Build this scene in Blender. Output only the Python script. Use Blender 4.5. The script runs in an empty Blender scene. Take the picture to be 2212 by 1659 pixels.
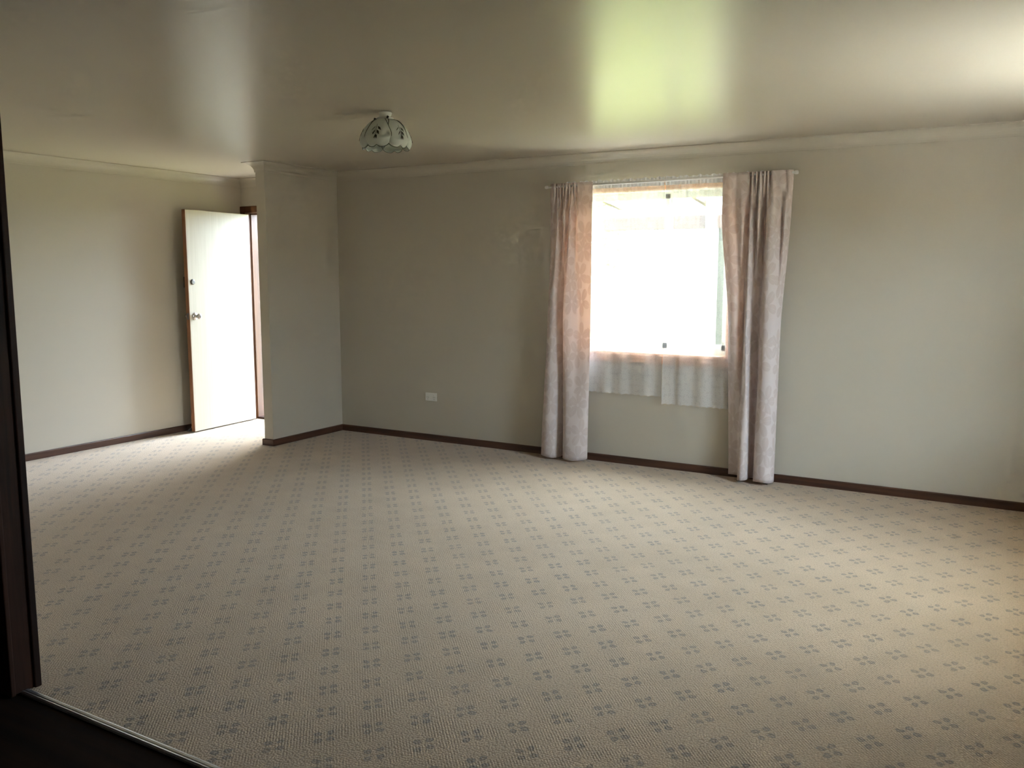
import bpy, bmesh, math, random
from mathutils import Vector, Matrix
random.seed(7)
sc = bpy.context.scene
COL = sc.collection

# ------------------------------------------------------------------ camera
EYE = 1.49
FPX = 1860.08
cam_d = bpy.data.cameras.new('camera')
cam = bpy.data.objects.new('camera', cam_d)
COL.objects.link(cam)
cam_d.sensor_fit = 'HORIZONTAL'
cam_d.sensor_width = 36.0
cam_d.lens = 36.0 * FPX / 2212.0
cam_d.clip_start = 0.02
cam_d.clip_end = 800
cam.location = (0, 0, EYE)
cam.rotation_mode = 'XYZ'
_yaw, _pitch, _roll = math.radians(30.0136), math.radians(-7.4096), math.radians(0.0788)
cam.rotation_euler = (Matrix.Rotation(_yaw, 3, 'Z') @ Matrix.Rotation(math.radians(90) + _pitch, 3, 'X')
                      @ Matrix.Rotation(_roll, 3, 'Z')).to_euler('XYZ')
sc.camera = cam

# ------------------------------------------------------------------ light
world = bpy.data.worlds.new('overcast_sky')
sc.world = world
world.use_nodes = True
wnt = world.node_tree
for n in list(wnt.nodes):
    wnt.nodes.remove(n)
wo = wnt.nodes.new('ShaderNodeOutputWorld')
wb = wnt.nodes.new('ShaderNodeBackground')
wb.inputs['Color'].default_value = (0.70, 0.84, 1.0, 1)
wb.inputs['Strength'].default_value = 9.0
wnt.links.new(wb.outputs[0], wo.inputs[0])

sun_d = bpy.data.lights.new('sun', 'SUN')
sun_d.energy = 20.0
sun_d.angle = math.radians(2.0)
sun_d.color = (1.0, 0.96, 0.90)
sun = bpy.data.objects.new('sun', sun_d)
COL.objects.link(sun)
sun.rotation_euler = Vector((-0.12, 0.16, -0.98)).to_track_quat('-Z', 'Y').to_euler()
sun.location = (3, -3, 20)

sc.view_settings.view_transform = 'Standard'
sc.view_settings.look = 'None'
sc.view_settings.gamma = 1.0
sc.view_settings.use_curve_mapping = False
sc.view_settings.exposure = 2.65

cy = sc.cycles
cy.max_bounces = 9
cy.diffuse_bounces = 6
cy.glossy_bounces = 3
cy.transmission_bounces = 6
cy.transparent_max_bounces = 16
cy.caustics_reflective = False
cy.caustics_refractive = False
cy.sample_clamp_indirect = 6.0
cy.use_denoising = True
cy.use_adaptive_sampling = True
cy.adaptive_threshold = 0.06
cy.adaptive_min_samples = 28


def portal(name, loc, direction, sx, sy):
    d = bpy.data.lights.new(name, 'AREA')
    d.shape = 'RECTANGLE'
    d.size, d.size_y = sx, sy
    d.cycles.is_portal = True
    o = bpy.data.objects.new(name, d)
    COL.objects.link(o)
    o.location = loc
    o.rotation_euler = Vector(direction).to_track_quat('-Z', 'Z').to_euler()
    return o


# ------------------------------------------------------------------ layout
CEIL = 2.39
YB = 6.18                 # inner face of the back wall
XL = -6.675               # inner face of the left wall
XR = 0.95                 # inner face of the right wall
YF0, YF1 = 1.62, 1.74     # wall between this room and the hall
SX0, SX1, SY = -5.53, -5.43, 5.29   # nib wall
WT = 0.24                 # outer wall thickness
DX0, DX1, DH = -6.60, -5.78, 2.06   # door opening
WX0, WX1, WZ0, WZ1 = -2.99, -1.77, 0.885, 2.10   # window opening, back wall
EY0, EY1, EZ0, EZ1 = 3.80, 4.95, 0.88, 2.05       # window opening, right wall
portal('portal_door', ((DX0 + DX1) / 2, YB + 0.2, 1.03), (0, -1, 0), 0.82, 2.06)
portal('portal_window', ((WX0 + WX1) / 2, YB + 0.2, 1.49), (0, -1, 0), 1.22, 1.22)
portal('portal_window_right', (XR + 0.2, (EY0 + EY1) / 2, 1.465), (-1, 0, 0), 1.15, 1.17)


# ------------------------------------------------------------------ materials
class NT:
    def __init__(self, name):
        self.m = bpy.data.materials.new(name)
        self.m.use_nodes = True
        self.t = self.m.node_tree
        for n in list(self.t.nodes):
            self.t.nodes.remove(n)
        self.out = self.t.nodes.new('ShaderNodeOutputMaterial')

    def n(self, typ, **kw):
        nd = self.t.nodes.new('ShaderNode' + typ)
        for k, v in kw.items():
            setattr(nd, k, v)
        return nd

    def l(self, a, b):
        self.t.links.new(a, b)

    def put(self, sock, v):
        if isinstance(v, bpy.types.NodeSocket):
            self.l(v, sock)
        else:
            sock.default_value = v

    def math(self, op, a, b=0.0, c=None, clamp=False):
        nd = self.n('Math', operation=op)
        nd.use_clamp = clamp
        self.put(nd.inputs[0], a)
        self.put(nd.inputs[1], b)
        if c is not None:
            self.put(nd.inputs[2], c)
        return nd.outputs[0]

    def mix(self, f, a, b):
        nd = self.n('Mix', data_type='RGBA')
        self.put(nd.inputs['Factor'], f)
        self.put(nd.inputs['A'], a)
        self.put(nd.inputs['B'], b)
        return nd.outputs['Result']

    def ramp(self, f, p0, p1):
        nd = self.n('MapRange', interpolation_type='SMOOTHSTEP')
        self.put(nd.inputs['Value'], f)
        nd.inputs['From Min'].default_value = p0
        nd.inputs['From Max'].default_value = p1
        return nd.outputs['Result']

    def obj(self, scale=(1, 1, 1), kind='Object'):
        tc = self.n('TexCoord')
        mp = self.n('Mapping')
        mp.inputs['Scale'].default_value = scale
        self.l(tc.outputs[kind], mp.inputs['Vector'])
        return mp.outputs[0]

    def noise(self, vec, scale, detail=3, rough=0.5):
        nd = self.n('TexNoise')
        self.l(vec, nd.inputs['Vector'])
        nd.inputs['Scale'].default_value = scale
        nd.inputs['Detail'].default_value = detail
        nd.inputs['Roughness'].default_value = rough
        return nd.outputs['Fac']

    def bump(self, h, strength, dist):
        nd = self.n('Bump')
        self.l(h, nd.inputs['Height'])
        nd.inputs['Strength'].default_value = strength
        nd.inputs['Distance'].default_value = dist
        return nd.outputs[0]

    def bsdf(self, color, rough=0.5, metal=0.0, spec=0.5, normal=None, **kw):
        b = self.n('BsdfPrincipled')
        self.put(b.inputs['Base Color'], color)
        self.put(b.inputs['Roughness'], rough)
        b.inputs['Metallic'].default_value = metal
        b.inputs['Specular IOR Level'].default_value = spec
        if normal is not None:
            self.l(normal, b.inputs['Normal'])
        for k, v in kw.items():
            self.put(b.inputs[k], v)
        return b

    def done(self, shader):
        self.l(shader.outputs[0] if hasattr(shader, 'outputs') else shader, self.out.inputs['Surface'])
        return self.m


def c4(r, g, b):
    return (r, g, b, 1.0)


def mat_plain(name, col, rough=0.5, metal=0.0, var=0.06, nscale=30.0, bump=0.0, spec=0.5):
    t = NT(name)
    v = t.obj()
    f = t.noise(v, nscale)
    dark = tuple(max(0, c * (1 - var)) for c in col)
    lite = tuple(min(1, c * (1 + var)) for c in col)
    colr = t.mix(f, c4(*dark), c4(*lite))
    nm = t.bump(f, bump, 0.002) if bump else None
    return t.done(t.bsdf(colr, rough, metal, spec, nm))


def mat_paint(name, col, rough, bump_s=0.05, wave=0.0, spec=0.5):
    t = NT(name)
    v = t.obj()
    f = t.noise(v, 1.3, 2)
    colr = t.mix(f, c4(*[c * 0.975 for c in col]), c4(*[min(1, c * 1.02) for c in col]))
    nm = None
    if wave:
        nm = t.bump(t.math('MULTIPLY', t.noise(v, 2.2, 1), wave), 1.0, 0.02)
    return t.done(t.bsdf(colr, rough, 0, spec, nm))


def mat_wood(name, c_dark, c_lite, rough=0.4, axis='Z', scale=1.0, spec=0.5):
    t = NT(name)
    s = {'X': (1.2, 22, 22), 'Y': (22, 1.2, 22), 'Z': (22, 22, 1.2)}[axis]
    v = t.obj(tuple(k * scale for k in s))
    f = t.noise(v, 2.0, 5, 0.6)
    f2 = t.ramp(f, 0.3, 0.7)
    col = t.mix(f2, c4(*c_dark), c4(*c_lite))
    nm = t.bump(f, 0.12, 0.002)
    return t.done(t.bsdf(col, rough, 0, spec, nm))


def mat_carpet():
    t = NT('carpet_patterned')
    tc = t.n('TexCoord')
    sep = t.n('SeparateXYZ')
    # a little weave wobble so that the print is not ruler straight
    wob = t.n('TexNoise')
    wob.inputs['Scale'].default_value = 60
    wob.inputs['Detail'].default_value = 0
    t.l(tc.outputs['Object'], wob.inputs['Vector'])
    sub = t.n('VectorMath', operation='SUBTRACT')
    t.l(wob.outputs['Color'], sub.inputs[0])
    sub.inputs[1].default_value = (0.5, 0.5, 0.5)
    scl = t.n('VectorMath', operation='SCALE')
    t.l(sub.outputs[0], scl.inputs[0])
    scl.inputs['Scale'].default_value = 0.012
    add = t.n('VectorMath', operation='ADD')
    t.l(tc.outputs['Object'], add.inputs[0])
    t.l(scl.outputs[0], add.inputs[1])
    t.l(add.outputs[0], sep.inputs[0])
    PX, PY = 0.2040, 0.2440

    def cell(ox, oy):
        def fold(val, per, off):
            a = t.math('SUBTRACT', val, off)
            a = t.math('DIVIDE', a, per)
            r = t.math('ROUND', a)
            return t.math('MULTIPLY', t.math('SUBTRACT', a, r), per)
        dx = t.math('ABSOLUTE', fold(sep.outputs[0], PX, ox))
        dy = t.math('ABSOLUTE', fold(sep.outputs[1], PY, oy))

        def oval(cx, cy_, rx, ry):
            a = t.math('DIVIDE', t.math('SUBTRACT', dx, cx), rx)
            b = t.math('DIVIDE', t.math('SUBTRACT', dy, cy_), ry)
            return t.math('SQRT', t.math('ADD', t.math('MULTIPLY', a, a), t.math('MULTIPLY', b, b)))
        d1 = oval(0.026, 0.0, 0.0145, 0.0135)
        d2 = oval(0.0, 0.031, 0.0125, 0.0150)
        return t.math('MINIMUM', d1, d2)
    d = t.math('MINIMUM', cell(-2.035, 2.204), cell(-2.035 + PX / 2, 2.204 + PY / 2))
    solid = t.math('SUBTRACT', 1.0, t.ramp(d, 0.75, 1.12))
    hole = t.math('SUBTRACT', 1.0, t.ramp(d, 0.15, 0.65))
    solid = t.math('SUBTRACT', solid, t.math('MULTIPLY', hole, 0.45))
    fade = t.noise(tc.outputs['Object'], 2.3, 2, 0.6)
    speck = t.noise(tc.outputs['Object'], 260, 0)
    k = t.math('MULTIPLY', solid, t.math('MULTIPLY_ADD', fade, 0.7, 0.48), clamp=True)
    k = t.math('MULTIPLY', k, t.math('MULTIPLY_ADD', speck, 1.1, 0.35), clamp=True)
    # loop pile: rows of small loops
    mp = t.n('Mapping')
    t.l(tc.outputs['Object'], mp.inputs['Vector'])
    mp.inputs['Scale'].default_value = (130, 105, 150)
    vor = t.n('TexVoronoi', voronoi_dimensions='2D')
    vor.inputs['Randomness'].default_value = 0.8
    vor.inputs['Scale'].default_value = 1.0
    t.l(mp.outputs[0], vor.inputs['Vector'])
    stain = t.noise(tc.outputs['Object'], 1.1, 3, 0.62)
    base = t.mix(t.ramp(stain, 0.35, 0.7), c4(0.49, 0.355, 0.228), c4(0.57, 0.422, 0.284))
    base = t.mix(t.math('MULTIPLY', speck, 0.35), base, c4(0.42, 0.315, 0.215))
    col = t.mix(k, base, c4(0.135, 0.13, 0.122))
    shade = t.mix(t.ramp(vor.outputs['Distance'], 0.2, 0.75), col, c4(0.27, 0.20, 0.13))
    col = t.mix(0.35, col, shade)
    # rows of loops running on the diagonal of the print
    sp2 = t.n('SeparateXYZ')
    t.l(tc.outputs['Object'], sp2.inputs[0])
    q = t.math('ADD', t.math('MULTIPLY', sp2.outputs[0], 0.75), t.math('MULTIPLY', sp2.outputs[1], 0.66))
    q = t.math('ADD', q, t.math('MULTIPLY_ADD', speck, 0.004, t.math('MULTIPLY', fade, 0.012)))
    rib = t.math('MULTIPLY_ADD', t.math('SINE', t.math('MULTIPLY', q, 6.2832 / 0.0095)), 0.5, 0.5)
    patch = t.ramp(t.noise(tc.outputs['Object'], 7.0, 1, 0.6), 0.35, 0.65)
    col = t.mix(t.math('MULTIPLY', t.math('MULTIPLY', rib, patch), 0.15), col, c4(0.25, 0.185, 0.12))
    grain = t.noise(tc.outputs['Object'], 130, 1, 0.7)
    col = t.mix(t.math('MULTIPLY', t.ramp(grain, 0.35, 0.75), 0.35), col, c4(0.27, 0.205, 0.14))
    h = t.math('ADD', t.math('SUBTRACT', 1.0, vor.outputs['Distance']), t.math('MULTIPLY', t.math('MULTIPLY', t.math('SUBTRACT', 1.0, rib), patch), 0.5))
    nm = t.bump(h, 0.4, 0.004)
    return t.done(t.bsdf(col, 0.95, 0, 0.15, nm, **{'Sheen Weight': 0.25, 'Sheen Roughness': 0.5}))


def mat_glass():
    t = NT('window_glass')
    tr = t.n('BsdfTransparent')
    tr.inputs[0].default_value = c4(0.95, 0.97, 0.96)
    gl = t.n('BsdfGlossy')
    gl.inputs['Roughness'].default_value = 0.02
    fr = t.n('Fresnel')
    geo = t.n('NewGeometry')      # same reflectance on both faces of the thin pane
    t.l(t.math('MULTIPLY_ADD', geo.outputs['Backfacing'], 1 / 1.45 - 1.45, 1.45), fr.inputs['IOR'])
    mx = t.n('MixShader')
    t.l(fr.outputs[0], mx.inputs[0])
    t.l(tr.outputs[0], mx.inputs[1])
    t.l(gl.outputs[0], mx.inputs[2])
    return t.done(mx)


def flower_mask(t, uvscale, petals=5.0, size=0.62):
    """tone on tone flower print: petals around the points of a jittered grid"""
    tc = t.n('TexCoord')
    mp = t.n('Mapping')
    t.l(tc.outputs['UV'], mp.inputs['Vector'])
    mp.inputs['Scale'].default_value = (uvscale, uvscale, 1)
    vor = t.n('TexVoronoi', voronoi_dimensions='2D', feature='F1')
    vor.inputs['Scale'].default_value = 1.0
    vor.inputs['Randomness'].default_value = 0.55
    t.l(mp.outputs[0], vor.inputs['Vector'])
    d = t.n('VectorMath', operation='SUBTRACT')
    t.l(mp.outputs[0], d.inputs[0])
    t.l(vor.outputs['Position'], d.inputs[1])
    sp = t.n('SeparateXYZ')
    t.l(d.outputs[0], sp.inputs[0])
    spc = t.n('SeparateColor')
    t.l(vor.outputs['Color'], spc.inputs[0])
    ang = t.math('ARCTAN2', sp.outputs[1], sp.outputs[0])
    ang = t.math('ADD', ang, t.math('MULTIPLY', spc.outputs[0], 6.28))
    r = t.math('SQRT', t.math('ADD', t.math('MULTIPLY', sp.outputs[0], sp.outputs[0]),
                              t.math('MULTIPLY', sp.outputs[1], sp.outputs[1])))
    c = t.math('ABSOLUTE', t.math('COSINE', t.math('MULTIPLY', ang, petals / 2)))
    lim = t.math('MULTIPLY', t.math('POWER', c, 0.6), size)
    m = t.math('SUBTRACT', 1.0, t.ramp(t.math('DIVIDE', r, t.math('ADD', lim, 0.02)), 0.90, 1.0))
    vein = t.ramp(t.math('ABSOLUTE', t.math('SINE', t.math('MULTIPLY', ang, petals / 2))), 0.02, 0.10)
    core = t.ramp(r, 0.06, 0.09)
    return t.math('MULTIPLY', m, t.math('MULTIPLY', core, t.math('MULTIPLY_ADD', vein, 0.6, 0.4))), tc


def mat_drape():
    t = NT('drape_floral')
    m, tc = flower_mask(t, 5.2)
    mp = t.n('Mapping')
    t.l(tc.outputs['UV'], mp.inputs['Vector'])
    mp.inputs['Scale'].default_value = (420, 420, 1)
    weave = t.noise(mp.outputs[0], 1.0, 1)
    col = t.mix(m, c4(0.88, 0.82, 0.835), c4(0.815, 0.735, 0.73))
    thr = t.mix(m, c4(0.80, 0.58, 0.44), c4(0.66, 0.45, 0.33))
    nm = t.bump(weave, 0.2, 0.001)
    d = t.n('BsdfDiffuse')
    t.l(col, d.inputs['Color'])
    t.l(nm, d.inputs['Normal'])
    tl = t.n('BsdfTranslucent')
    t.l(thr, tl.inputs['Color'])
    mx = t.n('MixShader')
    mx.inputs[0].default_value = 0.28
    t.l(d.outputs[0], mx.inputs[1])
    t.l(tl.outputs[0], mx.inputs[2])
    return t.done(mx)


def mat_lace(name, dens_lo, dens_hi):
    t = NT(name)
    m, tc = flower_mask(t, 24.0, 6.0, 0.66)
    mp = t.n('Mapping')
    t.l(tc.outputs['UV'], mp.inputs['Vector'])
    mp.inputs['Scale'].default_value = (190, 190, 1)
    vor = t.n('TexVoronoi', voronoi_dimensions='2D', feature='DISTANCE_TO_EDGE')
    vor.inputs['Scale'].default_value = 1.0
    t.l(mp.outputs[0], vor.inputs['Vector'])
    net = t.math('SUBTRACT', 1.0, t.ramp(vor.outputs['Distance'], 0.08, 0.3))
    cov = t.math('MAXIMUM', t.math('MULTIPLY', m, dens_hi), t.math('MULTIPLY_ADD', net, 0.16, dens_lo), clamp=True)
    d = t.n('BsdfDiffuse')
    d.inputs['Color'].default_value = c4(0.93, 0.93, 0.95)
    tl = t.n('BsdfTranslucent')
    tl.inputs['Color'].default_value = c4(0.93, 0.93, 0.93)
    cl = t.n('MixShader')
    cl.inputs[0].default_value = 0.03
    t.l(d.outputs[0], cl.inputs[1])
    t.l(tl.outputs[0], cl.inputs[2])
    tr = t.n('BsdfTransparent')
    mx = t.n('MixShader')
    t.l(cov, mx.inputs[0])
    t.l(tr.outputs[0], mx.inputs[1])
    t.l(cl.outputs[0], mx.inputs[2])
    return t.done(mx)


def mat_shade_glass():
    t = NT('lamp_petal_glass')
    v = t.obj()
    f = t.noise(v, 28, 3)
    col = t.mix(f, c4(0.68, 0.72, 0.66), c4(0.82, 0.84, 0.80))
    b = t.bsdf(col, 0.35, 0, 0.5)
    tl = t.n('BsdfTranslucent')
    tl.inputs['Color'].default_value = c4(0.75, 0.78, 0.72)
    mx = t.n('MixShader')
    mx.inputs[0].default_value = 0.3
    t.l(b.outputs[0], mx.inputs[1])
    t.l(tl.outputs[0], mx.inputs[2])
    return t.done(mx)


def mat_door():
    t = NT('door_paint_veneer')
    v = t.obj((30, 30, 0.9))
    f = t.noise(v, 1.6, 4, 0.6)
    col = t.mix(t.ramp(f, 0.3, 0.75), c4(0.50, 0.45, 0.355), c4(0.56, 0.51, 0.41))
    return t.done(t.bsdf(col, 0.42, 0, 0.4, t.bump(f, 0.06, 0.002)))


def mat_mesh():
    t = NT('fly_mesh')
    v = t.obj()
    n = t.noise(v, 900, 1)
    d = t.bsdf(c4(0.05, 0.05, 0.05), 0.6, 0.3)
    tr = t.n('BsdfTransparent')
    mx = t.n('MixShader')
    t.l(t.math('MULTIPLY_ADD', n, 0.3, 0.62, clamp=True), mx.inputs[0])
    t.l(tr.outputs[0], mx.inputs[1])
    t.l(d.outputs[0], mx.inputs[2])
    return t.done(mx)


def mat_grass():
    t = NT('lawn_grass')
    v = t.obj()
    f = t.noise(v, 0.35, 5, 0.6)
    f2 = t.noise(v, 9, 3)
    col = t.mix(t.ramp(f, 0.3, 0.7), c4(0.095, 0.105, 0.030), c4(0.14, 0.145, 0.045))
    col = t.mix(t.math('MULTIPLY', f2, 0.4), col, c4(0.07, 0.08, 0.025))
    return t.done(t.bsdf(col, 0.9, 0, 0.1, t.bump(f2, 0.6, 0.05)))


M = {}
M['carpet'] = mat_carpet()
M['wall'] = mat_paint('wall_paint_cream', (0.58, 0.535, 0.455), 0.55)
M['ceil'] = mat_paint('ceiling_paint_satin', (0.56, 0.51, 0.43), 0.32, 0.02, 0.018, 0.15)
M['cove'] = mat_paint('cornice_paint', (0.58, 0.535, 0.455), 0.45)
M['skirt'] = mat_wood('skirting_stained', (0.045, 0.018, 0.010), (0.115, 0.050, 0.028), 0.42, 'X', 0.6)
M['skirt_y'] = mat_wood('skirting_stained_side', (0.045, 0.018, 0.010), (0.115, 0.050, 0.028), 0.42, 'Y', 0.6)
M['jamb'] = mat_wood('door_frame_timber', (0.075, 0.030, 0.013), (0.15, 0.062, 0.028), 0.45, 'Z', 0.5)
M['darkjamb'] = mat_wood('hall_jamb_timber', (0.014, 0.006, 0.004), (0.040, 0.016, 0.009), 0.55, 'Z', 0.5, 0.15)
M['arch_x'] = mat_wood('window_timber', (0.56, 0.27, 0.14), (0.70, 0.38, 0.21), 0.4, 'X', 0.6)
M['arch_z'] = mat_wood('window_timber_upright', (0.56, 0.27, 0.14), (0.70, 0.38, 0.21), 0.4, 'Z', 0.6)
M['alu'] = mat_plain('window_aluminium_cream', (0.62, 0.60, 0.50), 0.4, 0.0)
M['strip'] = mat_plain('threshold_aluminium', (0.62, 0.63, 0.66), 0.33, 0.9, 0.12, 90)
M['glass'] = mat_glass()
M['drape'] = mat_drape()
M['lace'] = mat_lace('lace_net', 0.30, 0.44)
M['lacehead'] = mat_lace('lace_heading', 0.86, 0.95)
M['door'] = mat_door()
M['dooredge'] = mat_wood('door_edge_timber', (0.24, 0.105, 0.05), (0.38, 0.18, 0.09), 0.45, 'Z', 0.5)
M['chrome'] = mat_plain('knob_satin_chrome', (0.62, 0.60, 0.60), 0.18, 1.0)
M['darkmetal'] = mat_plain('dark_bronze', (0.07, 0.06, 0.05), 0.4, 0.8)
M['steel'] = mat_plain('lock_steel', (0.22, 0.22, 0.23), 0.35, 0.8)
M['plastic'] = mat_plain('white_plastic', (0.78, 0.77, 0.74), 0.35, 0.0, 0.02)
M['slot'] = mat_plain('socket_slot_dark', (0.05, 0.05, 0.05), 0.6)
M['rod'] = mat_plain('rod_white_enamel', (0.82, 0.80, 0.79), 0.3, 0.0, 0.02)
M['petal'] = mat_shade_glass()
M['petalrim'] = mat_plain('lamp_rim_lead', (0.16, 0.18, 0.14), 0.5, 0.2)
M['motif'] = mat_plain('lamp_motif_print', (0.045, 0.04, 0.025), 0.5)
M['opal'] = mat_plain('bulb_opal', (0.85, 0.85, 0.82), 0.3, 0.0, 0.01)
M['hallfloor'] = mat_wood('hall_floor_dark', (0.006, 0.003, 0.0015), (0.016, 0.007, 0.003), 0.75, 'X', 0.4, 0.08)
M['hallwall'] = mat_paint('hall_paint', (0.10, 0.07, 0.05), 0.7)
M['grass'] = mat_grass()
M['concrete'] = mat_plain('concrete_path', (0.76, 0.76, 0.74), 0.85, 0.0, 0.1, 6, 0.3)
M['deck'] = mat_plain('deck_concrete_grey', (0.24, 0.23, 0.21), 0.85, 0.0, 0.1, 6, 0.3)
M['soffit'] = mat_plain('verandah_soffit_white', (0.80, 0.80, 0.77), 0.6, 0.0, 0.03, 4)
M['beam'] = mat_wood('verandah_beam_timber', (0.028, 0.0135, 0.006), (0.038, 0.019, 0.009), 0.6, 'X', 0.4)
M['post'] = mat_wood('verandah_post_cream', (0.30, 0.28, 0.20), (0.36, 0.34, 0.25), 0.6, 'Z', 0.4)
M['flymesh'] = mat_mesh()
M['doorblock'] = mat_plain('door_block_brown', (0.20, 0.15, 0.11), 0.85, 0.0, 0.15, 12, 0.3)
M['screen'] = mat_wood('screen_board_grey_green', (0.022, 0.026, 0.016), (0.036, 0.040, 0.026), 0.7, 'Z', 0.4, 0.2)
M['yardblock'] = mat_plain('yard_block_render', (0.55, 0.48, 0.38), 0.8, 0.0, 0.1, 12, 0.3)
M['leaf'] = mat_plain('tree_leaf', (0.26, 0.36, 0.14), 0.6, 0.0, 0.4, 3)
M['bark'] = mat_plain('tree_bark', (0.16, 0.11, 0.07), 0.9, 0.0, 0.3, 8, 0.5)
M['rubber'] = mat_plain('stop_rubber', (0.12, 0.12, 0.125), 0.6)


# ------------------------------------------------------------------ mesh helpers
def tag(o, label=None, cat=None, group=None, kind=None):
    if label:
        o['label'] = label
    if cat:
        o['category'] = cat
    if group:
        o['group'] = group
    if kind:
        o['kind'] = kind
    return o


def link(name, bm, mat, parent=None, smooth=False, kind=None):
    me = bpy.data.meshes.new(name)
    bm.normal_update()
    bm.to_mesh(me)
    bm.free()
    if smooth:
        for p in me.polygons:
            p.use_smooth = True
    for m in (mat if isinstance(mat, (list, tuple)) else [mat]):
        me.materials.append(m)
    o = bpy.data.objects.new(name, me)
    COL.objects.link(o)
    if parent is not None:
        o.parent = parent
    if kind:
        o['kind'] = kind
    return o


def empty(name, loc=(0, 0, 0), rotz=0.0):
    o = bpy.data.objects.new(name, None)
    COL.objects.link(o)
    o.location = loc
    o.rotation_euler = (0, 0, rotz)
    return o


def box(bm, x0, x1, y0, y1, z0, z1, bevel=0.0):
    geo = bmesh.ops.create_cube(bm, size=1.0)
    vs = geo['verts']
    for v in vs:
        v.co = Vector(((x0 + x1) / 2 + v.co.x * (x1 - x0), (y0 + y1) / 2 + v.co.y * (y1 - y0),
                       (z0 + z1) / 2 + v.co.z * (z1 - z0)))
    if bevel > 0:
        es = list({e for v in vs for e in v.link_edges})
        bmesh.ops.bevel(bm, geom=es, offset=bevel, segments=2, affect='EDGES', profile=0.5)
    return bm


def boxes(*specs, bevel=0.0):
    bm = bmesh.new()
    for s in specs:
        box(bm, *s, bevel=bevel)
    return bm


def lathe(bm, prof, segs=24, M4=None):
    """revolve (r, z) pairs around z"""
    M4 = M4 or Matrix.Identity(4)
    rings = []
    for r, z in prof:
        if r < 1e-6:
            rings.append([bm.verts.new(M4 @ Vector((0, 0, z)))])
        else:
            rings.append([bm.verts.new(M4 @ Vector((r * math.cos(2 * math.pi * k / segs),
                                                    r * math.sin(2 * math.pi * k / segs), z))) for k in range(segs)])
    for a, b in zip(rings, rings[1:]):
        for k in range(segs):
            k2 = (k + 1) % segs
            if len(a) == 1 and len(b) == 1:
                continue
            if len(a) == 1:
                bm.faces.new((a[0], b[k2], b[k]))
            elif len(b) == 1:
                bm.faces.new((a[k], a[k2], b[0]))
            else:
                bm.faces.new((a[k], a[k2], b[k2], b[k]))
    bmesh.ops.recalc_face_normals(bm, faces=bm.faces)
    return bm


def tube(bm, pts, rad, segs=8, closed=False):
    pts = [Vector(p) for p in pts]
    n = len(pts)
    rings = []
    for i, p in enumerate(pts):
        a = pts[(i - 1) % n] if closed or i > 0 else p
        b = pts[(i + 1) % n] if closed or i < n - 1 else p
        d = (b - a).normalized()
        up = Vector((0, 0, 1)) if abs(d.z) < 0.9 else Vector((1, 0, 0))
        s = d.cross(up).normalized()
        w = s.cross(d)
        rr = rad[i] if isinstance(rad, (list, tuple)) else rad
        rings.append([bm.verts.new(p + (s * math.cos(2 * math.pi * k / segs) + w * math.sin(2 * math.pi * k / segs)) * rr)
                      for k in range(segs)])
    pairs = list(zip(rings, rings[1:])) + ([(rings[-1], rings[0])] if closed else [])
    for a, b in pairs:
        for k in range(segs):
            k2 = (k + 1) % segs
            bm.faces.new((a[k], a[k2], b[k2], b[k]))
    if not closed:
        bm.faces.new(rings[0][::-1])
        bm.faces.new(rings[-1])
    bmesh.ops.recalc_face_normals(bm, faces=bm.faces)
    return bm


def sweep(path, prof):
    """mitred mouldings along a plan path, room on the right of the direction of travel;
    returns one bmesh for each segment. prof: (offset into the room, z)"""
    P = [Vector((x, y)) for x, y in path]
    n = len(P)
    dirs = [(P[i + 1] - P[i]).normalized() for i in range(n - 1)]
    nor = [Vector((d.y, -d.x)) for d in dirs]
    miters = []
    for i in range(n):
        if i == 0:
            miters.append(nor[0])
        elif i == n - 1:
            miters.append(nor[-1])
        else:
            m = (nor[i - 1] + nor[i]).normalized()
            miters.append(m / max(0.2, m.dot(nor[i])))
    out = []
    for i in range(n - 1):
        bm = bmesh.new()
        A, B = [], []
        for o, z in prof:
            a = P[i] + miters[i] * o
            b = P[i + 1] + miters[i + 1] * o
            A.append(bm.verts.new((a.x, a.y, z)))
            B.append(bm.verts.new((b.x, b.y, z)))
        k = len(prof)
        for j in range(k):
            j2 = (j + 1) % k
            bm.faces.new((A[j], A[j2], B[j2], B[j]))
        bm.faces.new(A[::-1])
        bm.faces.new(B)
        bmesh.ops.recalc_face_normals(bm, faces=bm.faces)
        out.append(bm)
    return out


# ------------------------------------------------------------------ room shell
FL = -0.12
link('floor', boxes((XL - 0.1, XR + 0.1, 1.655, YB + 0.06, FL, 0.0)), M['carpet'], kind='structure')
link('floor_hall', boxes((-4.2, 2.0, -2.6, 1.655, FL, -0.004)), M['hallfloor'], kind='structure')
link('ceiling', boxes((XL - 0.3, XR + 0.3, -2.7, YB + WT, CEIL, CEIL + 0.10)), M['ceil'], kind='structure')
# outer roof slab; unseen eave sized to block sky light at the right hand window
link('roof_shade_eave', boxes((XL - 0.6, XR + 1.40, -3.2, YB + WT + 0.12, CEIL + 0.12, CEIL + 0.22)), M['soffit'], kind='structure')

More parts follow.
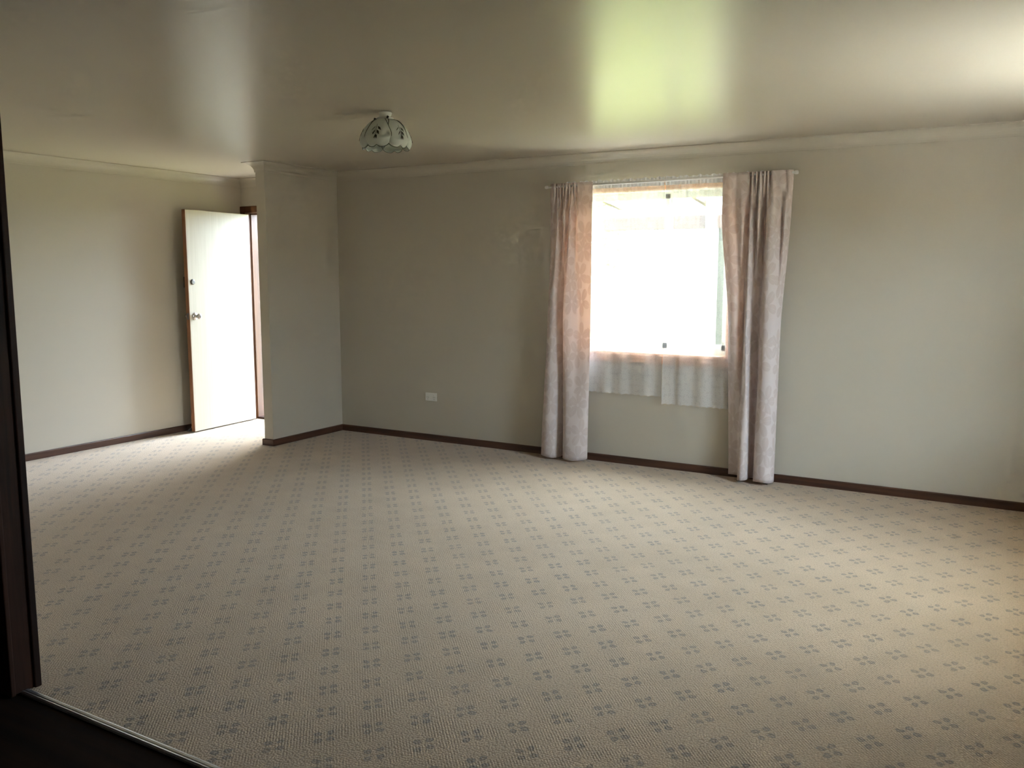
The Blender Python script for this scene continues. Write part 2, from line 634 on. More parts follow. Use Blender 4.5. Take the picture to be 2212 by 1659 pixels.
# back wall with door and window openings
Y0, Y1 = YB, YB + WT
link('wall_back', boxes(
    (XL - 0.1, DX0 - 0.03, Y0, Y1, FL, CEIL),
    (DX0 - 0.03, DX1 + 0.03, Y0, Y1, DH + 0.03, CEIL),
    (DX1 + 0.03, WX0, Y0, Y1, FL, CEIL),
    (WX0, WX1, Y0, Y1, FL, WZ0 - 0.03),
    (WX0, WX1, Y0, Y1, WZ1, CEIL),
    (WX1, XR + 0.1, Y0, Y1, FL, CEIL)), M['wall'], kind='structure')
link('wall_left', boxes((XL - 0.1, XL, YF0, YB, FL, CEIL)), M['wall'], kind='structure')
link('wall_right', boxes(
    (XR, XR + WT, YF0, EY0, FL, CEIL), (XR, XR + WT, EY1, YB, FL, CEIL),
    (XR, XR + WT, EY0, EY1, FL, EZ0), (XR, XR + WT, EY0, EY1, EZ1, CEIL)), M['wall'], kind='structure')
link('wall_nib', boxes((SX0, SX1, SY, YB, FL, CEIL)), M['wall'], kind='structure')
FX = -3.15      # where the wall to the hall ends
link('wall_front', boxes((XL, FX, YF0, YF1, FL, CEIL), (0.45, XR, YF0, YF1, FL, CEIL)), M['wall'], kind='structure')
# hall behind the camera
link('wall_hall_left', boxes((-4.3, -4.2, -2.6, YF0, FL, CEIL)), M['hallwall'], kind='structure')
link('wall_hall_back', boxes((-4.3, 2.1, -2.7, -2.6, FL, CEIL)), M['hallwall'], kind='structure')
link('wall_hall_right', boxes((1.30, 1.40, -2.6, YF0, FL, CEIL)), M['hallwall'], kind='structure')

# dark timber jamb of the hall opening, and its room-side architrave
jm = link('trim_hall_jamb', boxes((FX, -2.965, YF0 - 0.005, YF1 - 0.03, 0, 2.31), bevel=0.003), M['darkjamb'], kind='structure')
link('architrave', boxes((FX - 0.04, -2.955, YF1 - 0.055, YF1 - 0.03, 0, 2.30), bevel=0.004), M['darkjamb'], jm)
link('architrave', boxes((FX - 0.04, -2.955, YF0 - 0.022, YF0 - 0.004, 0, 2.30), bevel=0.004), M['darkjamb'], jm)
# aluminium threshold strip where the carpet ends
bm = bmesh.new()
prof = [(0.0, 0.0), (0.002, 0.006), (0.008, 0.009), (0.014, 0.007), (0.018, 0.0085), (0.026, 0.0085), (0.032, 0.006), (0.036, 0.0)]
va = [bm.verts.new((-2.965, 1.635 + a, b - 0.003)) for a, b in prof]
vb = [bm.verts.new((0.45, 1.635 + a, b - 0.003)) for a, b in prof]
for j in range(len(prof) - 1):
    bm.faces.new((va[j], vb[j], vb[j + 1], va[j + 1]))
bm.faces.new(va)
bm.faces.new(vb[::-1])
bmesh.ops.recalc_face_normals(bm, faces=bm.faces)
link('trim_threshold', bm, M['strip'], kind='structure')

# cornice (cove) and skirting, mitred round the room
R = 0.074
cprof = [(0, CEIL - 0.080), (0.006, CEIL - 0.080)]
for k in range(9):
    a = math.radians(90 * k / 8)
    cprof.append((0.006 + R - R * math.cos(a), CEIL - 0.080 + R * math.sin(a)))
cprof += [(0.006 + R, CEIL), (0, CEIL)]
names = ['left', 'door', 'nib_side', 'nib_end', 'nib', 'back', 'right', 'front_right']
path = [(XL, YF1), (XL, YB), (SX0, YB), (SX0, SY), (SX1, SY), (SX1, YB), (XR, YB), (XR, YF1), (0.45, YF1)]
for nm, b in zip(names, sweep(path, cprof)):
    link('trim_cornice_' + nm, b, M['cove'], kind='structure')
for nm, b in zip(['front', 'front_end'], sweep([(FX, YF0), (FX, YF1), (XL, YF1)], [(-o, z) for o, z in cprof])[::-1]):
    link('trim_cornice_' + nm, b, M['cove'], kind='structure')

BH, BT = 0.056, 0.016
bprof = [(0, 0), (BT, 0), (BT, BH - 0.006), (BT - 0.005, BH), (0, BH)]
bl = sweep([(XL, YF1), (XL, YB)], bprof)
link('baseboard_left', bl[0], M['skirt_y'], kind='structure')
bb = sweep([(DX1 + 0.10, YB), (SX0, YB), (SX0, SY), (SX1, SY), (SX1, YB), (XR, YB), (XR, YF1)], bprof)
for nm, b, mt in zip(['door', 'nib_side', 'nib_end', 'nib', 'back', 'right'], bb,
                     ['skirt', 'skirt_y', 'skirt', 'skirt_y', 'skirt', 'skirt_y']):
    link('baseboard_' + nm, b, M[mt], kind='structure')

# ------------------------------------------------------------------ door frame and door
fr = link('trim_door_frame', boxes(
    (DX0 - 0.03, DX0, YB - 0.004, YB + WT - 0.06, 0, DH + 0.03),
    (DX1, DX1 + 0.03, YB - 0.004, YB + WT - 0.06, 0, DH + 0.03),
    (DX0 - 0.03, DX1 + 0.03, YB - 0.004, YB + WT - 0.06, DH, DH + 0.03)), M['jamb'], kind='structure')
link('door_stop_bead', boxes((DX0, DX0 + 0.012, YB + 0.045, YB + 0.085, 0.02, DH)), M['jamb'], fr)
link('door_stop_bead', boxes((DX1 - 0.012, DX1, YB + 0.045, YB + 0.085, 0.02, DH)), M['jamb'], fr)
link('door_stop_bead', boxes((DX0, DX1, YB + 0.045, YB + 0.085, DH - 0.012, DH)), M['jamb'], fr)
link('architrave', boxes((DX0 - 0.073, DX0 - 0.006, YB - 0.018, YB, 0, DH + 0.065), bevel=0.004), M['jamb'], fr)
link('architrave', boxes((DX1 + 0.006, DX1 + 0.073, YB - 0.018, YB, 0, DH + 0.065), bevel=0.004), M['jamb'], fr)
link('architrave', boxes((DX0 - 0.073, DX1 + 0.073, YB - 0.019, YB, DH + 0.004, DH + 0.068), bevel=0.004), M['jamb'], fr)
link('sill', boxes((DX0, DX1, YB + 0.045, YB + WT + 0.04, -0.05, 0.018), bevel=0.004), M['darkjamb'], fr)

# door leaf: origin on the hinge line, x along the leaf, exterior face at y = 0, thickness to -y
door = empty('door_1', (-6.567, 6.172, 0.0), math.radians(-85.58))
tag(door, 'cream painted flush entry door standing open against the left wall', 'door', kind='structure')
TH = 0.040
DW, DZ0, DZ1 = 0.812, 0.012, 2.047
link('leaf', boxes((0.0, DW - 0.0015, -TH, 0.0, DZ0, DZ1), bevel=0.0015), M['door'], door)
link('edge_strip', boxes((DW - 0.0015, DW + 0.0025, -TH, -0.001, DZ0, DZ1)), M['dooredge'], door)


def along_y(x, z, y0=0.0, sgn=1):
    m = Matrix.Translation((x, y0, z)) @ Matrix.Rotation(math.radians(-90 * sgn), 4, 'X')
    return m


KX, KZ = DW - 0.062, 1.082
for sgn, y0 in ((1, 0.0), (-1, -TH)):
    k = link('door_knob', lathe(bmesh.new(), [(0, 0), (0.034, 0), (0.034, 0.004), (0.028, 0.009), (0.014, 0.012), (0.012, 0.030),
                                              (0.016, 0.036), (0.025, 0.044), (0.0275, 0.052), (0.026, 0.060), (0.018, 0.066), (0.0095, 0.067)],
                                28, along_y(KX, KZ, y0, sgn)), M['chrome'], door, smooth=True)
    if sgn == 1:
        link('key_cylinder', lathe(bmesh.new(), [(0.0095, 0.0655), (0.0095, 0.069), (0.006, 0.0695), (0.0, 0.068)], 16,
                                   along_y(KX, KZ, y0, sgn)), M['steel'], k, smooth=True)
d = link('deadlock_cylinder', lathe(bmesh.new(), [(0.026, 0), (0.026, 0.004), (0.022, 0.007), (0.019, 0.007)], 28,
                                    along_y(DW - 0.052, 1.396)), M['darkmetal'], door)
link('cylinder_face', lathe(bmesh.new(), [(0.0195, 0.0), (0.0195, 0.007), (0.016, 0.009), (0.0, 0.009)], 28,
                            along_y(DW - 0.052, 1.396)), M['steel'], d)
rl = link('rim_lock', boxes((DW - 0.095, DW - 0.002, -TH - 0.024, -TH, 1.345, 1.445), bevel=0.003), M['darkmetal'], door)
link('turn_knob', lathe(bmesh.new(), [(0.0, 0.018), (0.013, 0.018), (0.013, 0.030), (0.010, 0.036), (0, 0.036)], 16,
                        along_y(DW - 0.035, 1.395, -TH - 0.006, -1)), M['darkmetal'], rl)
link('latch_plate', boxes((DW + 0.002, DW + 0.0045, -0.031, -0.009, KZ - 0.03, KZ + 0.03)), M['steel'], door)
for z in (0.22, 1.08, 1.86):
    link('hinge', tube(bmesh.new(), [(0.0, -TH - 0.004, z - 0.05), (0.0, -TH - 0.004, z + 0.05)], 0.006, 10), M['darkmetal'], door)

# small floor-mounted stop behind the leaf
ds = empty('door_stop', (-6.612, 5.42, 0.0))
tag(ds, 'small grey door stop by the skirting behind the open door', 'door stop')
link('base_plate', boxes((-0.022, 0.022, -0.05, 0.045, 0.0, 0.006), bevel=0.002), M['steel'], ds)
link('arm', tube(bmesh.new(), [(-0.005, -0.04, 0.008), (0.0, -0.02, 0.022), (0.004, 0.01, 0.030)], 0.008, 10), M['steel'], ds, smooth=True)
link('buffer', lathe(bmesh.new(), [(0, 0), (0.016, 0), (0.019, 0.006), (0.019, 0.018), (0.012, 0.024), (0, 0.024)], 18,
                     Matrix.Translation((0.0, 0.01, 0.022))), M['rubber'], ds, smooth=True)

# ------------------------------------------------------------------ windows


def window(name, L, zb0, zt, mull, out):
    """window in local axes: x along the wall 0..L, y outwards, z up; origin at inner wall face"""
    w = empty(name)
    aw = 0.055
    # timber architraves and sill nosing, reveal lining
    link('architrave', boxes((-aw, L + aw, -0.018, 0, zt - 0.005, zt + aw - 0.012), bevel=0.003), M['arch_x'], w)
    link('architrave', boxes((-aw, 0.004, -0.018, 0, zb0 - 0.02, zt - 0.005), bevel=0.003), M['arch_z'], w)
    link('architrave', boxes((L - 0.004, L + aw, -0.018, 0, zb0 - 0.02, zt - 0.005), bevel=0.003), M['arch_z'], w)
    link('window_sill', boxes((-aw, L + aw, -0.022, 0.075, zb0 - 0.03, zb0 - 0.003), bevel=0.004), M['arch_x'], w)
    if zb0 > 0.3:
        link('apron', boxes((-aw, L + aw, -0.017, 0, zb0 - 0.085, zb0 - 0.03), bevel=0.003), M['arch_x'], w)
    rv = 0.012
    link('reveal', boxes((0, L, 0, 0.075, zt - rv, zt)), M['alu'], w)
    link('reveal', boxes((0, rv, 0, 0.075, zb0, zt - rv)), M['alu'], w)
    link('reveal', boxes((L - rv, L, 0, 0.075, zb0, zt - rv)), M['alu'], w)
    # aluminium outer frame
    f0, f1, t_ = 0.075, 0.155, 0.030
    f = link('window_frame', boxes((0, L, f0, f1, zt - t_, zt), (0, L, f0, f1, zb0 - 0.003, zb0 + t_),
                                   (0, t_, f0, f1, zb0, zt), (L - t_, L, f0, f1, zb0, zt)), M['alu'], w)
    for i, (a, b, y0) in enumerate(((t_, mull + 0.02, 0.118), (mull - 0.02, L - t_, 0.085))):
        s = link('sash', boxes((a, b, y0, y0 + 0.026, zt - t_ - 0.034, zt - t_), (a, b, y0, y0 + 0.026, zb0 + t_, zb0 + t_ + 0.040),
                               (a, a + 0.034, y0, y0 + 0.026, zb0 + t_, zt - t_), (b - 0.034, b, y0, y0 + 0.026, zb0 + t_, zt - t_)), M['alu'], w)
        link('pane', boxes((a + 0.03, b - 0.03, y0 + 0.010, y0 + 0.015, zb0 + t_ + 0.035, zt - t_ - 0.03)), M['glass'], s)
    w['kind'] = 'structure'
    return w


w1 = window('window_1', WX1 - WX0, WZ0, WZ1, 0.72, 1)
w1.location = (WX0, YB, 0)
w2 = window('window_2', EY1 - EY0, EZ0, EZ1, 0.8, 1)
w2.location = (XR, EY1, 0)
w2.rotation_euler = (0, 0, math.radians(-90))

# ------------------------------------------------------------------ power outlet
po = empty('power_outlet', (-4.393, YB, 0.393))
tag(po, 'white double power point low on the back wall near the nib wall', 'outlet')
link('plate', boxes((-0.060, 0.060, -0.009, 0.0, -0.036, 0.036), bevel=0.003), M['plastic'], po)
for sx in (-1, 1):
    s = link('switch', boxes((sx * 0.036 - 0.006, sx * 0.036 + 0.006, -0.012, -0.008, 0.008, 0.026), bevel=0.0015), M['plastic'], po)
    b = bmesh.new()
    for dx, dz, rot in ((-0.008, -0.004, 30), (0.008, -0.004, -30), (0.0, -0.020, 0)):
        g = bmesh.new()
        box(g, -0.0011, 0.0011, -0.0097, -0.0087, -0.005, 0.005)
        bmesh.ops.transform(g, matrix=Matrix.Translation((sx * 0.034 + dx, 0, dz)) @ Matrix.Rotation(math.radians(rot), 4, 'Y'), verts=g.verts)
        mtmp = bpy.data.meshes.new('tmp')
        g.to_mesh(mtmp)
        g.free()
        b.from_mesh(mtmp)
        bpy.data.meshes.remove(mtmp)
    link('socket_slots', b, M['slot'], po)

# ------------------------------------------------------------------ curtain rod
RY, RZ = 6.088, 2.148
rod = empty('curtain_rod', (-2.25, RY, RZ))
tag(rod, 'white curtain rod carrying drapes and lace above the back wall window', 'curtain rod')
link('pole', tube(bmesh.new(), [(-0.955, 0, -0.002), (0.94, 0, 0.010)], 0.009, 12), M['rod'], rod, smooth=True)
for sx, dz in ((-0.955, -0.002), (0.94, 0.010)):
    link('end_cap', lathe(bmesh.new(), [(0, -0.014), (0.010, -0.013), (0.0125, -0.006), (0.0125, 0.006), (0.010, 0.013), (0, 0.014)], 14,
                          Matrix.Translation((sx, 0, dz)) @ Matrix.Rotation(math.radians(90), 4, 'Y')), M['rod'], rod, smooth=True)
for sx in (-0.80, 0.80):
    link('bracket', boxes((sx - 0.006, sx + 0.006, -0.012, YB - RY, -0.014, -0.006), (sx - 0.012, sx + 0.012, YB - RY - 0.004, YB - RY, -0.04, 0.03)), M['rod'], rod)


# ------------------------------------------------------------------ cloth
def catmull(pts, n):
    P = [Vector((a, b)) for a, b in pts]
    dense = []
    m = len(P)
    for i in range(m - 1):
        p0 = P[max(0, i - 1)]
        p1, p2 = P[i], P[i + 1]
        p3 = P[min(m - 1, i + 2)]
        for k in range(16):
            s = k / 16
            dense.append(0.5 * ((2 * p1) + (p2 - p0) * s + (2 * p0 - 5 * p1 + 4 * p2 - p3) * s * s
                                + (3 * p1 - p0 - 3 * p2 + p3) * s ** 3))
    dense.append(P[-1])
    acc = [0.0]
    for a, b in zip(dense, dense[1:]):
        acc.append(acc[-1] + (b - a).length)
    out = []
    j = 0
    for k in range(n):
        t = acc[-1] * k / (n - 1)
        while j < len(acc) - 2 and acc[j + 1] < t:
            j += 1
        s = (t - acc[j]) / max(1e-9, acc[j + 1] - acc[j])
        out.append(dense[j].lerp(dense[j + 1], min(1, max(0, s))))
    return out, acc[-1]


def cloth(name, levels, mat, nu=150, nv=70, parent=None, hem=None, width=None, thick=0.0, gather=None):
    """levels: list of (z, control points) from the top down; hem: function u -> dz at the bottom"""
    samp = [(z, catmull(c, nu)[0]) for z, c in levels]
    W = width or catmull(levels[-1][1], nu)[1]
    zt, zb = levels[0][0], levels[-1][0]
    bm = bmesh.new()
    uvl = bm.loops.layers.uv.new('UVMap')
    grid = []
    for j in range(nv):
        v = j / (nv - 1)
        z = zt + (zb - zt) * v
        for a in range(len(samp) - 1):
            if samp[a][0] >= z >= samp[a + 1][0] - 1e-9:
                break
        s = (samp[a][0] - z) / (samp[a][0] - samp[a + 1][0])
        s = s * s * (3 - 2 * s) * 0.5 + s * 0.5
        row = []
        for i in range(nu):
            p = samp[a][1][i].lerp(samp[a + 1][1][i], s)
            zz = z + (hem(i / (nu - 1)) * v ** 6 if hem else 0)
            if gather:
                zz += gather(i / (nu - 1), v)
            row.append(bm.verts.new((p.x, p.y, zz)))
        grid.append(row)
    for j in range(nv - 1):
        for i in range(nu - 1):
            f = bm.faces.new((grid[j][i], grid[j + 1][i], grid[j + 1][i + 1], grid[j][i + 1]))
            for lp, (a, b) in zip(f.loops, ((i, j), (i, j + 1), (i + 1, j + 1), (i + 1, j))):
                lp[uvl].uv = (W * a / (nu - 1), (zt - zb) * (1 - b / (nv - 1)))
    o = link(name, bm, mat, parent, smooth=True)
    if thick:
        md = o.modifiers.new('thickness', 'SOLIDIFY')
        md.thickness = thick
        md.offset = 0
    return o


def deepen(pts, k, yc=6.078, ymin=5.985, ymax=6.126):
    return [(x, max(ymin, min(ymax, yc + (y - yc) * k))) for x, y in pts]


def gathers(x0, x1, n, yc, amp, lead=(), tail=()):
    pts = list(lead)
    for k in range(2 * n + 1):
        j = random.uniform(-0.2, 0.2) * (x1 - x0) / (2 * n)
        pts.append((x0 + (x1 - x0) * k / (2 * n) + j, yc + (amp if k % 2 else -amp) * random.uniform(0.75, 1.2)))
    return pts + list(tail)


# left drape
dl = empty('drape', (0, 0, 0))
tag(dl, 'narrow floral drape hanging left of the lace-covered window', 'curtain', 'floral drapes at the window')
topL = gathers(-3.125, -2.93, 8, 6.082, 0.016, lead=[(-3.185, 6.112), (-3.165, 6.085)], tail=[(-2.90, 6.070), (-2.85, 6.068), (-2.803, 6.072)])
sub1 = [(-3.188, 6.115), (-3.150, 6.078), (-3.115, 6.085), (-3.090, 6.065), (-3.062, 6.088), (-3.035, 6.060), (-3.010, 6.086),
        (-2.985, 6.064), (-2.955, 6.090), (-2.925, 6.072), (-2.87, 6.076), (-2.805, 6.074)]
midL = [(-3.190, 6.112), (-3.165, 6.060), (-3.118, 6.052), (-3.080, 6.075), (-3.050, 6.100), (-3.036, 6.070), (-3.015, 6.048), (-2.965, 6.056),
        (-2.920, 6.082), (-2.86, 6.078), (-2.806, 6.074)]
botL = [(-3.205, 6.105), (-3.215, 6.055), (-3.160, 6.032), (-3.095, 6.040), (-3.060, 6.080), (-3.052, 6.108), (-3.030, 6.100), (-3.024, 6.060),
        (-2.985, 6.030), (-2.900, 6.026), (-2.835, 6.048), (-2.822, 6.075)]
cloth('cloth', [(2.170, topL), (2.105, topL), (1.93, deepen(sub1, 2.4)), (1.15, deepen(midL, 2.0)), (0.022, deepen(botL, 1.7))], M['drape'], 190, 80, dl, width=0.95,
      hem=lambda u: 0.006 * math.sin(u * 14), thick=0.0016)
# right drape
dr = empty('drape', (0, 0, 0))
tag(dr, 'wider floral drape hanging right of the lace-covered window', 'curtain', 'floral drapes at the window')
topR = gathers(-1.625, -1.465, 6, 6.078, 0.016, lead=[(-1.805, 6.074), (-1.755, 6.066), (-1.715, 6.078), (-1.67, 6.066)],
               tail=[(-1.440, 6.066), (-1.405, 6.060), (-1.375, 6.080), (-1.352, 6.066), (-1.328, 6.092)])
sub2 = [(-1.805, 6.074), (-1.750, 6.064), (-1.700, 6.078), (-1.655, 6.060), (-1.618, 6.092), (-1.595, 6.058), (-1.565, 6.094), (-1.540, 6.056),
        (-1.510, 6.096), (-1.475, 6.050), (-1.430, 6.046), (-1.385, 6.080), (-1.362, 6.062), (-1.338, 6.095)]
midR = [(-1.735, 6.082), (-1.700, 6.068), (-1.665, 6.070), (-1.640, 6.100), (-1.615, 6.070), (-1.590, 6.046), (-1.560, 6.088), (-1.525, 6.104),
        (-1.500, 6.064), (-1.465, 6.036), (-1.415, 6.040), (-1.390, 6.066), (-1.378, 6.095)]
botR = [(-1.712, 6.110), (-1.675, 6.106), (-1.640, 6.110), (-1.622, 6.090), (-1.618, 6.046), (-1.590, 6.022), (-1.553, 6.036), (-1.546, 6.085),
        (-1.528, 6.108), (-1.508, 6.090), (-1.502, 6.040), (-1.455, 6.016), (-1.405, 6.026), (-1.382, 6.060), (-1.380, 6.095)]
cloth('cloth', [(2.176, topR), (2.11, topR), (1.90, deepen(sub2, 2.1)), (1.10, deepen(midR, 2.0)), (0.022, deepen(botR, 1.7))], M['drape'], 210, 80, dr, width=1.05,
      hem=lambda u: 0.006 * math.sin(u * 17 + 1), thick=0.0016)


# unseen drapes and rod added at the right window to shade the back wall
rod2 = empty('curtain_rod', (XR - 0.088, 4.34, RZ))
tag(rod2, 'unseen white curtain rod added for the drapes at the right wall window', 'curtain rod')
link('pole', tube(bmesh.new(), [(0, -0.98, 0), (0, 0.98, 0)], 0.009, 12), M['rod'], rod2, smooth=True)
for sy in (-0.98, 0.98):
    link('end_cap', lathe(bmesh.new(), [(0, -0.014), (0.010, -0.013), (0.0125, -0.006), (0.0125, 0.006), (0.010, 0.013), (0, 0.014)], 14,
                          Matrix.Translation((0, sy, 0)) @ Matrix.Rotation(math.radians(90), 4, 'X')), M['rod'], rod2, smooth=True)
for sy in (-0.93, 0.93):
    link('bracket', boxes((-0.012, 0.088, sy - 0.006, sy + 0.006, -0.014, -0.006), (0.084, 0.088, sy - 0.012, sy + 0.012, -0.04, 0.03)), M['rod'], rod2)
for y0, lab in ((5.24, 'unseen floral drape added to shade the back wall, next to the room corner'), (3.80, 'unseen floral drape added at the right wall window to limit its light, away from the corner')):
    de = empty('drape', (0, 0, 0))
    tag(de, lab, 'curtain', 'floral drapes at the window')
    lv = []
    for z, n, amp in ((2.17, 9, 0.014), (2.10, 9, 0.014), (1.2, 4, 0.036), (0.022, 4, 0.045)):
        lv.append((z, [(XR - 0.085 + amp * (1 if k % 2 else -1), y0 - 0.36 * k / (2 * n)) for k in range(2 * n + 1)]))
    cloth('cloth', lv, M['drape'], 120, 50, de, width=0.95, thick=0.0016)


def wavy(x0, x1, n, yc, amp, seed):
    rnd = random.Random(seed)
    pts = []
    for k in range(2 * n + 1):
        j = rnd.uniform(-0.3, 0.3) * (x1 - x0) / (2 * n) if 0 < k < 2 * n else 0
        pts.append((x0 + (x1 - x0) * k / (2 * n) + j, yc + (amp if k % 2 else -amp) * rnd.uniform(0.5, 1.2)))
    return pts


def scallop(base, n, amp):
    return lambda u: base + amp * abs(math.sin(u * math.pi * n))


for (x0, x1, zb, sd, lab) in ((-3.04, -2.244, 0.552, 3, 'white lace net curtain on the left half of the window'),
                              (-2.238, -1.50, 0.500, 5, 'longer white lace net curtain on the right half of the window')):
    lc = empty('lace_curtain', (0, 0, 0))
    tag(lc, lab, 'curtain', 'lace net curtains')
    top = wavy(x0, x1, 13, 6.118, 0.006, sd)
    mid = wavy(x0, x1, 5, 6.140, 0.009, sd + 1)
    bot = wavy(x0, x1, 5, 6.142, 0.013, sd + 1)
    cloth('net', [(2.125, top), (1.5, mid), (zb, bot)], M['lace'], 160, 70, lc, hem=scallop(0, 15, 0.007), width=(x1 - x0) * 1.4)
    # gathered heading with rod pocket: frill over the rod, front and back
    h1 = wavy(x0, x1, 26, 6.102, 0.0045, sd + 4)
    cloth('heading', [(2.178, [(a, b) for a, b in h1]), (2.118, h1)], M['lacehead'], 230, 6, lc, width=(x1 - x0) * 1.6,
          gather=lambda u, v: (0.004 * math.sin(u * 95) + 0.003 * math.sin(u * 41)) * (1 - v))

# ------------------------------------------------------------------ ceiling light with petal shade
LX, LY = -3.152, 4.012
lamp = empty('ceiling_light', (LX, LY, CEIL))
tag(lamp, 'petal glass ceiling light with dark leaf sprays hanging below the ceiling', 'ceiling light')
link('ceiling_rose', lathe(bmesh.new(), [(0, 0), (0.036, 0), (0.038, -0.006), (0.034, -0.020), (0.027, -0.026), (0.025, -0.046), (0, -0.046)], 24), M['plastic'], lamp, smooth=True)
link('gallery', lathe(bmesh.new(), [(0.020, -0.030), (0.046, -0.032), (0.050, -0.036), (0.050, -0.050), (0.046, -0.050), (0.046, -0.038), (0.020, -0.036)], 28), M['plastic'], lamp, smooth=True)
for k in range(3):
    a = math.radians(200 + 120 * k)
    link('thumb_screw', tube(bmesh.new(), [(0.046 * math.cos(a), 0.046 * math.sin(a), -0.040), (0.066 * math.cos(a), 0.066 * math.sin(a), -0.036)], [0.004, 0.007], 8), M['darkmetal'], lamp)
link('lamp_bulb', lathe(bmesh.new(), [(0.014, -0.046), (0.014, -0.070), (0.026, -0.095), (0.031, -0.118), (0.026, -0.138), (0.012, -0.149), (0, -0.151)], 20), M['opal'], lamp, smooth=True)


def petal_pt(th0, s, t, layer, off=0.0):
    """s in -1..1 across, t in 0..1 down"""
    half = math.radians(36) * (0.55 + 0.45 * min(1, t * 1.6))
    th = th0 + s * half
    bul = 1 - 0.10 * s * s * (0.3 + 0.7 * t)
    r = (0.046 + 0.108 * math.sin(t * math.pi / 2 * 0.96) ** 0.78) * bul + 0.003 * layer + off
    if t > 0.72:
        r -= 0.30 * (t - 0.72) ** 2
    drop = 0.165 * (1 - math.cos(t * math.pi / 2)) ** 0.78
    z = -0.044 - drop * (1 - 0.24 * s ** 4 * t ** 3)
    # small notch in the middle of the lower edge, as in a heart shaped petal
    z += 0.012 * math.exp(-(s / 0.13) ** 2) * max(0, t - 0.9) / 0.1
    return Vector((r * math.cos(th), r * math.sin(th), z))


NS, NTT = 18, 16
base_ang = math.radians(-60 - 14)
for k in range(6):
    th0 = base_ang + math.radians(60 * k)
    layer = 1 if k % 2 == 0 else 0
    bm = bmesh.new()
    g = [[bm.verts.new(petal_pt(th0, -1 + 2 * i / NS, j / NTT, layer)) for i in range(NS + 1)] for j in range(NTT + 1)]
    for j in range(NTT):
        for i in range(NS):
            bm.faces.new((g[j][i], g[j + 1][i], g[j + 1][i + 1], g[j][i + 1]))
    pt = link('petal', bm, M['petal'], lamp, smooth=True)
    md = pt.modifiers.new('thickness', 'SOLIDIFY')
    md.thickness = 0.003
    ed = [petal_pt(th0, -1, j / 20, layer, 0.001) for j in range(21)] + [petal_pt(th0, -1 + 2 * i / 24, 1, layer, 0.001) for i in range(1, 25)] \
        + [petal_pt(th0, 1, 1 - j / 20, layer, 0.001) for j in range(1, 21)]
    link('rim', tube(bmesh.new(), ed, 0.0021, 6), M['petalrim'], pt)
    # printed spray: stem and paired leaves
    bm = bmesh.new()
    for (s0, t0, s1, t1, wd) in ((-0.10, 0.44, -0.34, 0.57, 0.085), (0.10, 0.44, 0.34, 0.57, 0.085), (-0.05, 0.55, -0.22, 0.69, 0.075),
                                 (0.05, 0.55, 0.22, 0.69, 0.075), (-0.02, 0.68, -0.07, 0.80, 0.06), (0.02, 0.68, 0.07, 0.80, 0.06)):
        ds_, dt_ = s1 - s0, t1 - t0
        cs, ct = (s0 + s1) / 2, (t0 + t1) / 2
        pts = [(s0, t0), (cs + wd * 0.9, ct - 0.02), (s1, t1), (cs - wd * 0.9, ct + 0.02)]
        bm.faces.new([bm.verts.new(petal_pt(th0, a, b, layer, 0.0032)) for a, b in pts])
    stem = [(0.012, 0.36), (0.012, 0.5), (0.010, 0.64), (0.008, 0.74)]
    va = [bm.verts.new(petal_pt(th0, -w_, t_, layer, 0.0031)) for w_, t_ in stem]
    vb = [bm.verts.new(petal_pt(th0, w_, t_, layer, 0.0031)) for w_, t_ in stem]
    for j in range(3):
        bm.faces.new((va[j], va[j + 1], vb[j + 1], vb[j]))
    mo = link('leaf_spray', bm, M['motif'], pt)
    md = mo.modifiers.new('thickness', 'SOLIDIFY')
    md.thickness = 0.0006

# ------------------------------------------------------------------ outside
GZ = -0.45
link('ground_lawn', boxes((-160, 160, YB + WT, 240, GZ - 0.3, GZ)), M['grass'], kind='structure')
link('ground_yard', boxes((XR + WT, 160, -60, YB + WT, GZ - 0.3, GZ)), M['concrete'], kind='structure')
link('wall_yard_block', boxes((XR + 3.2, XR + 3.4, -8, 9, GZ, 2.1)), M['yardblock'], kind='structure')  # unseen wall added to block low sky light at the right window
VY = YB + WT
link('wall_door_block', boxes((-7.0, -6.72, VY, VY + 3.2, GZ, CEIL + 0.1)), M['doorblock'], kind='structure')  # unseen wall added to keep light from the left out of the entry
ver = empty('verandah', (0, VY, 0))
ver['kind'] = 'structure'
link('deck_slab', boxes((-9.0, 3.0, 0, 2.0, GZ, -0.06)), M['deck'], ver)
for k in range(10):
    x = -5.40 + 0.92 * k
    bm = bmesh.new()
    box(bm, x - 0.022, x + 0.022, 0.0, 2.0, -0.09, 0.0, bevel=0.003)
    bmesh.ops.transform(bm, matrix=Matrix.Translation((0, 0, 2.445)) @ Matrix.Rotation(math.radians(-6.6), 4, 'X'), verts=bm.verts)
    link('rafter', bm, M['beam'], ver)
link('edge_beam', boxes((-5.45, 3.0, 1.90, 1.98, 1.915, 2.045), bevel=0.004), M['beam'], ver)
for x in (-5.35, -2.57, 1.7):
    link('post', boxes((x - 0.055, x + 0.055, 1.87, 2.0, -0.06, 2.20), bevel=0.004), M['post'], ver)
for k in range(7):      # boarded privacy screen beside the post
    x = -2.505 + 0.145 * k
    link('screen_board', boxes((x, x + 0.139, 1.92, 1.945, -0.05, 1.915), bevel=0.003), M['screen'], ver)

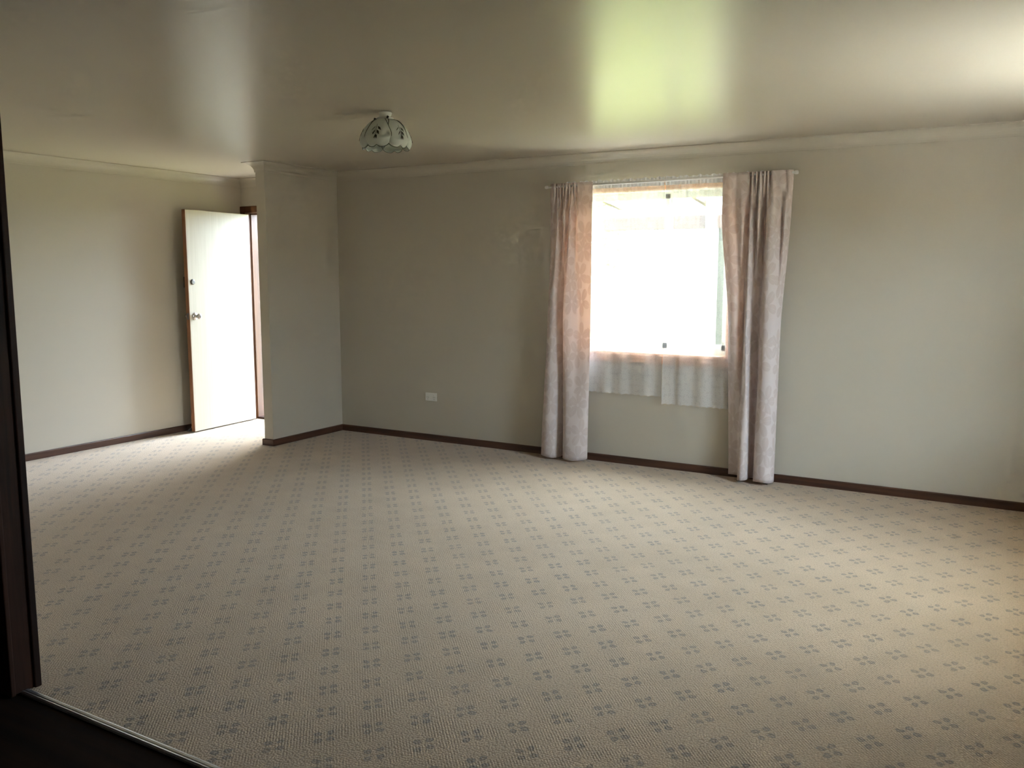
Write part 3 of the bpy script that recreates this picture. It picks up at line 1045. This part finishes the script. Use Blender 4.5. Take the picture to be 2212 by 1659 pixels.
# fly-screen door swung open outwards on the right of the entry: local x along the leaf from its hinges
sd = empty('screen_door', (DX1 + 0.005, YB + WT - 0.03, 0.0), math.radians(90))
tag(sd, 'dark framed fly screen door swung open outside the entry', 'screen door')
SW, SH = 0.82, 2.04
link('stile', boxes((0.0, 0.06, -0.03, 0.0, 0.0, SH), bevel=0.003), M['darkmetal'], sd)
link('stile', boxes((SW - 0.06, SW, -0.03, 0.0, 0.0, SH), bevel=0.003), M['darkmetal'], sd)
for z0, z1 in ((0.0, 0.12), (0.98, 1.06), (SH - 0.06, SH)):
    link('rail', boxes((0.06, SW - 0.06, -0.028, -0.002, z0, z1), bevel=0.003), M['darkmetal'], sd)
for z0, z1 in ((0.12, 0.98), (1.06, SH - 0.06)):
    link('mesh_panel', boxes((0.055, SW - 0.055, -0.017, -0.015, z0, z1)), M['flymesh'], sd)


def tree(x, y, h, rad, sd, label):
    rnd = random.Random(sd)
    t = empty('tree', (x, y, GZ))
    tag(t, label, 'tree', 'trees beyond the lawn')
    link('trunk', tube(bmesh.new(), [(0, 0, -0.1), (0.05, 0.02, h * 0.3), (-0.04, 0.05, h * 0.6)], [rad * 0.09, rad * 0.07, rad * 0.04], 10), M['bark'], t, smooth=True)
    bm = bmesh.new()
    for k in range(1500):
        u = Vector((rnd.gauss(0, 1), rnd.gauss(0, 1), rnd.gauss(0, 1))).normalized()
        p = Vector((0, 0, h * 0.68)) + Vector((u.x * rad, u.y * rad, u.z * h * 0.34)) * rnd.uniform(0.55, 1.05)
        a = Vector((rnd.uniform(-1, 1), rnd.uniform(-1, 1), rnd.uniform(-1, 1))).normalized() * rnd.uniform(0.12, 0.3)
        b = a.cross(Vector((rnd.uniform(-1, 1), rnd.uniform(-1, 1), rnd.uniform(-1, 1)))).normalized() * a.length * 0.5
        bm.faces.new([bm.verts.new(p + q) for q in (-a, b, a, -b)])
    link('foliage', bm, M['leaf'], t)


tree(-13.5, 27.0, 4.6, 2.2, 1, 'round green tree seen faintly through the lace behind the lawn')
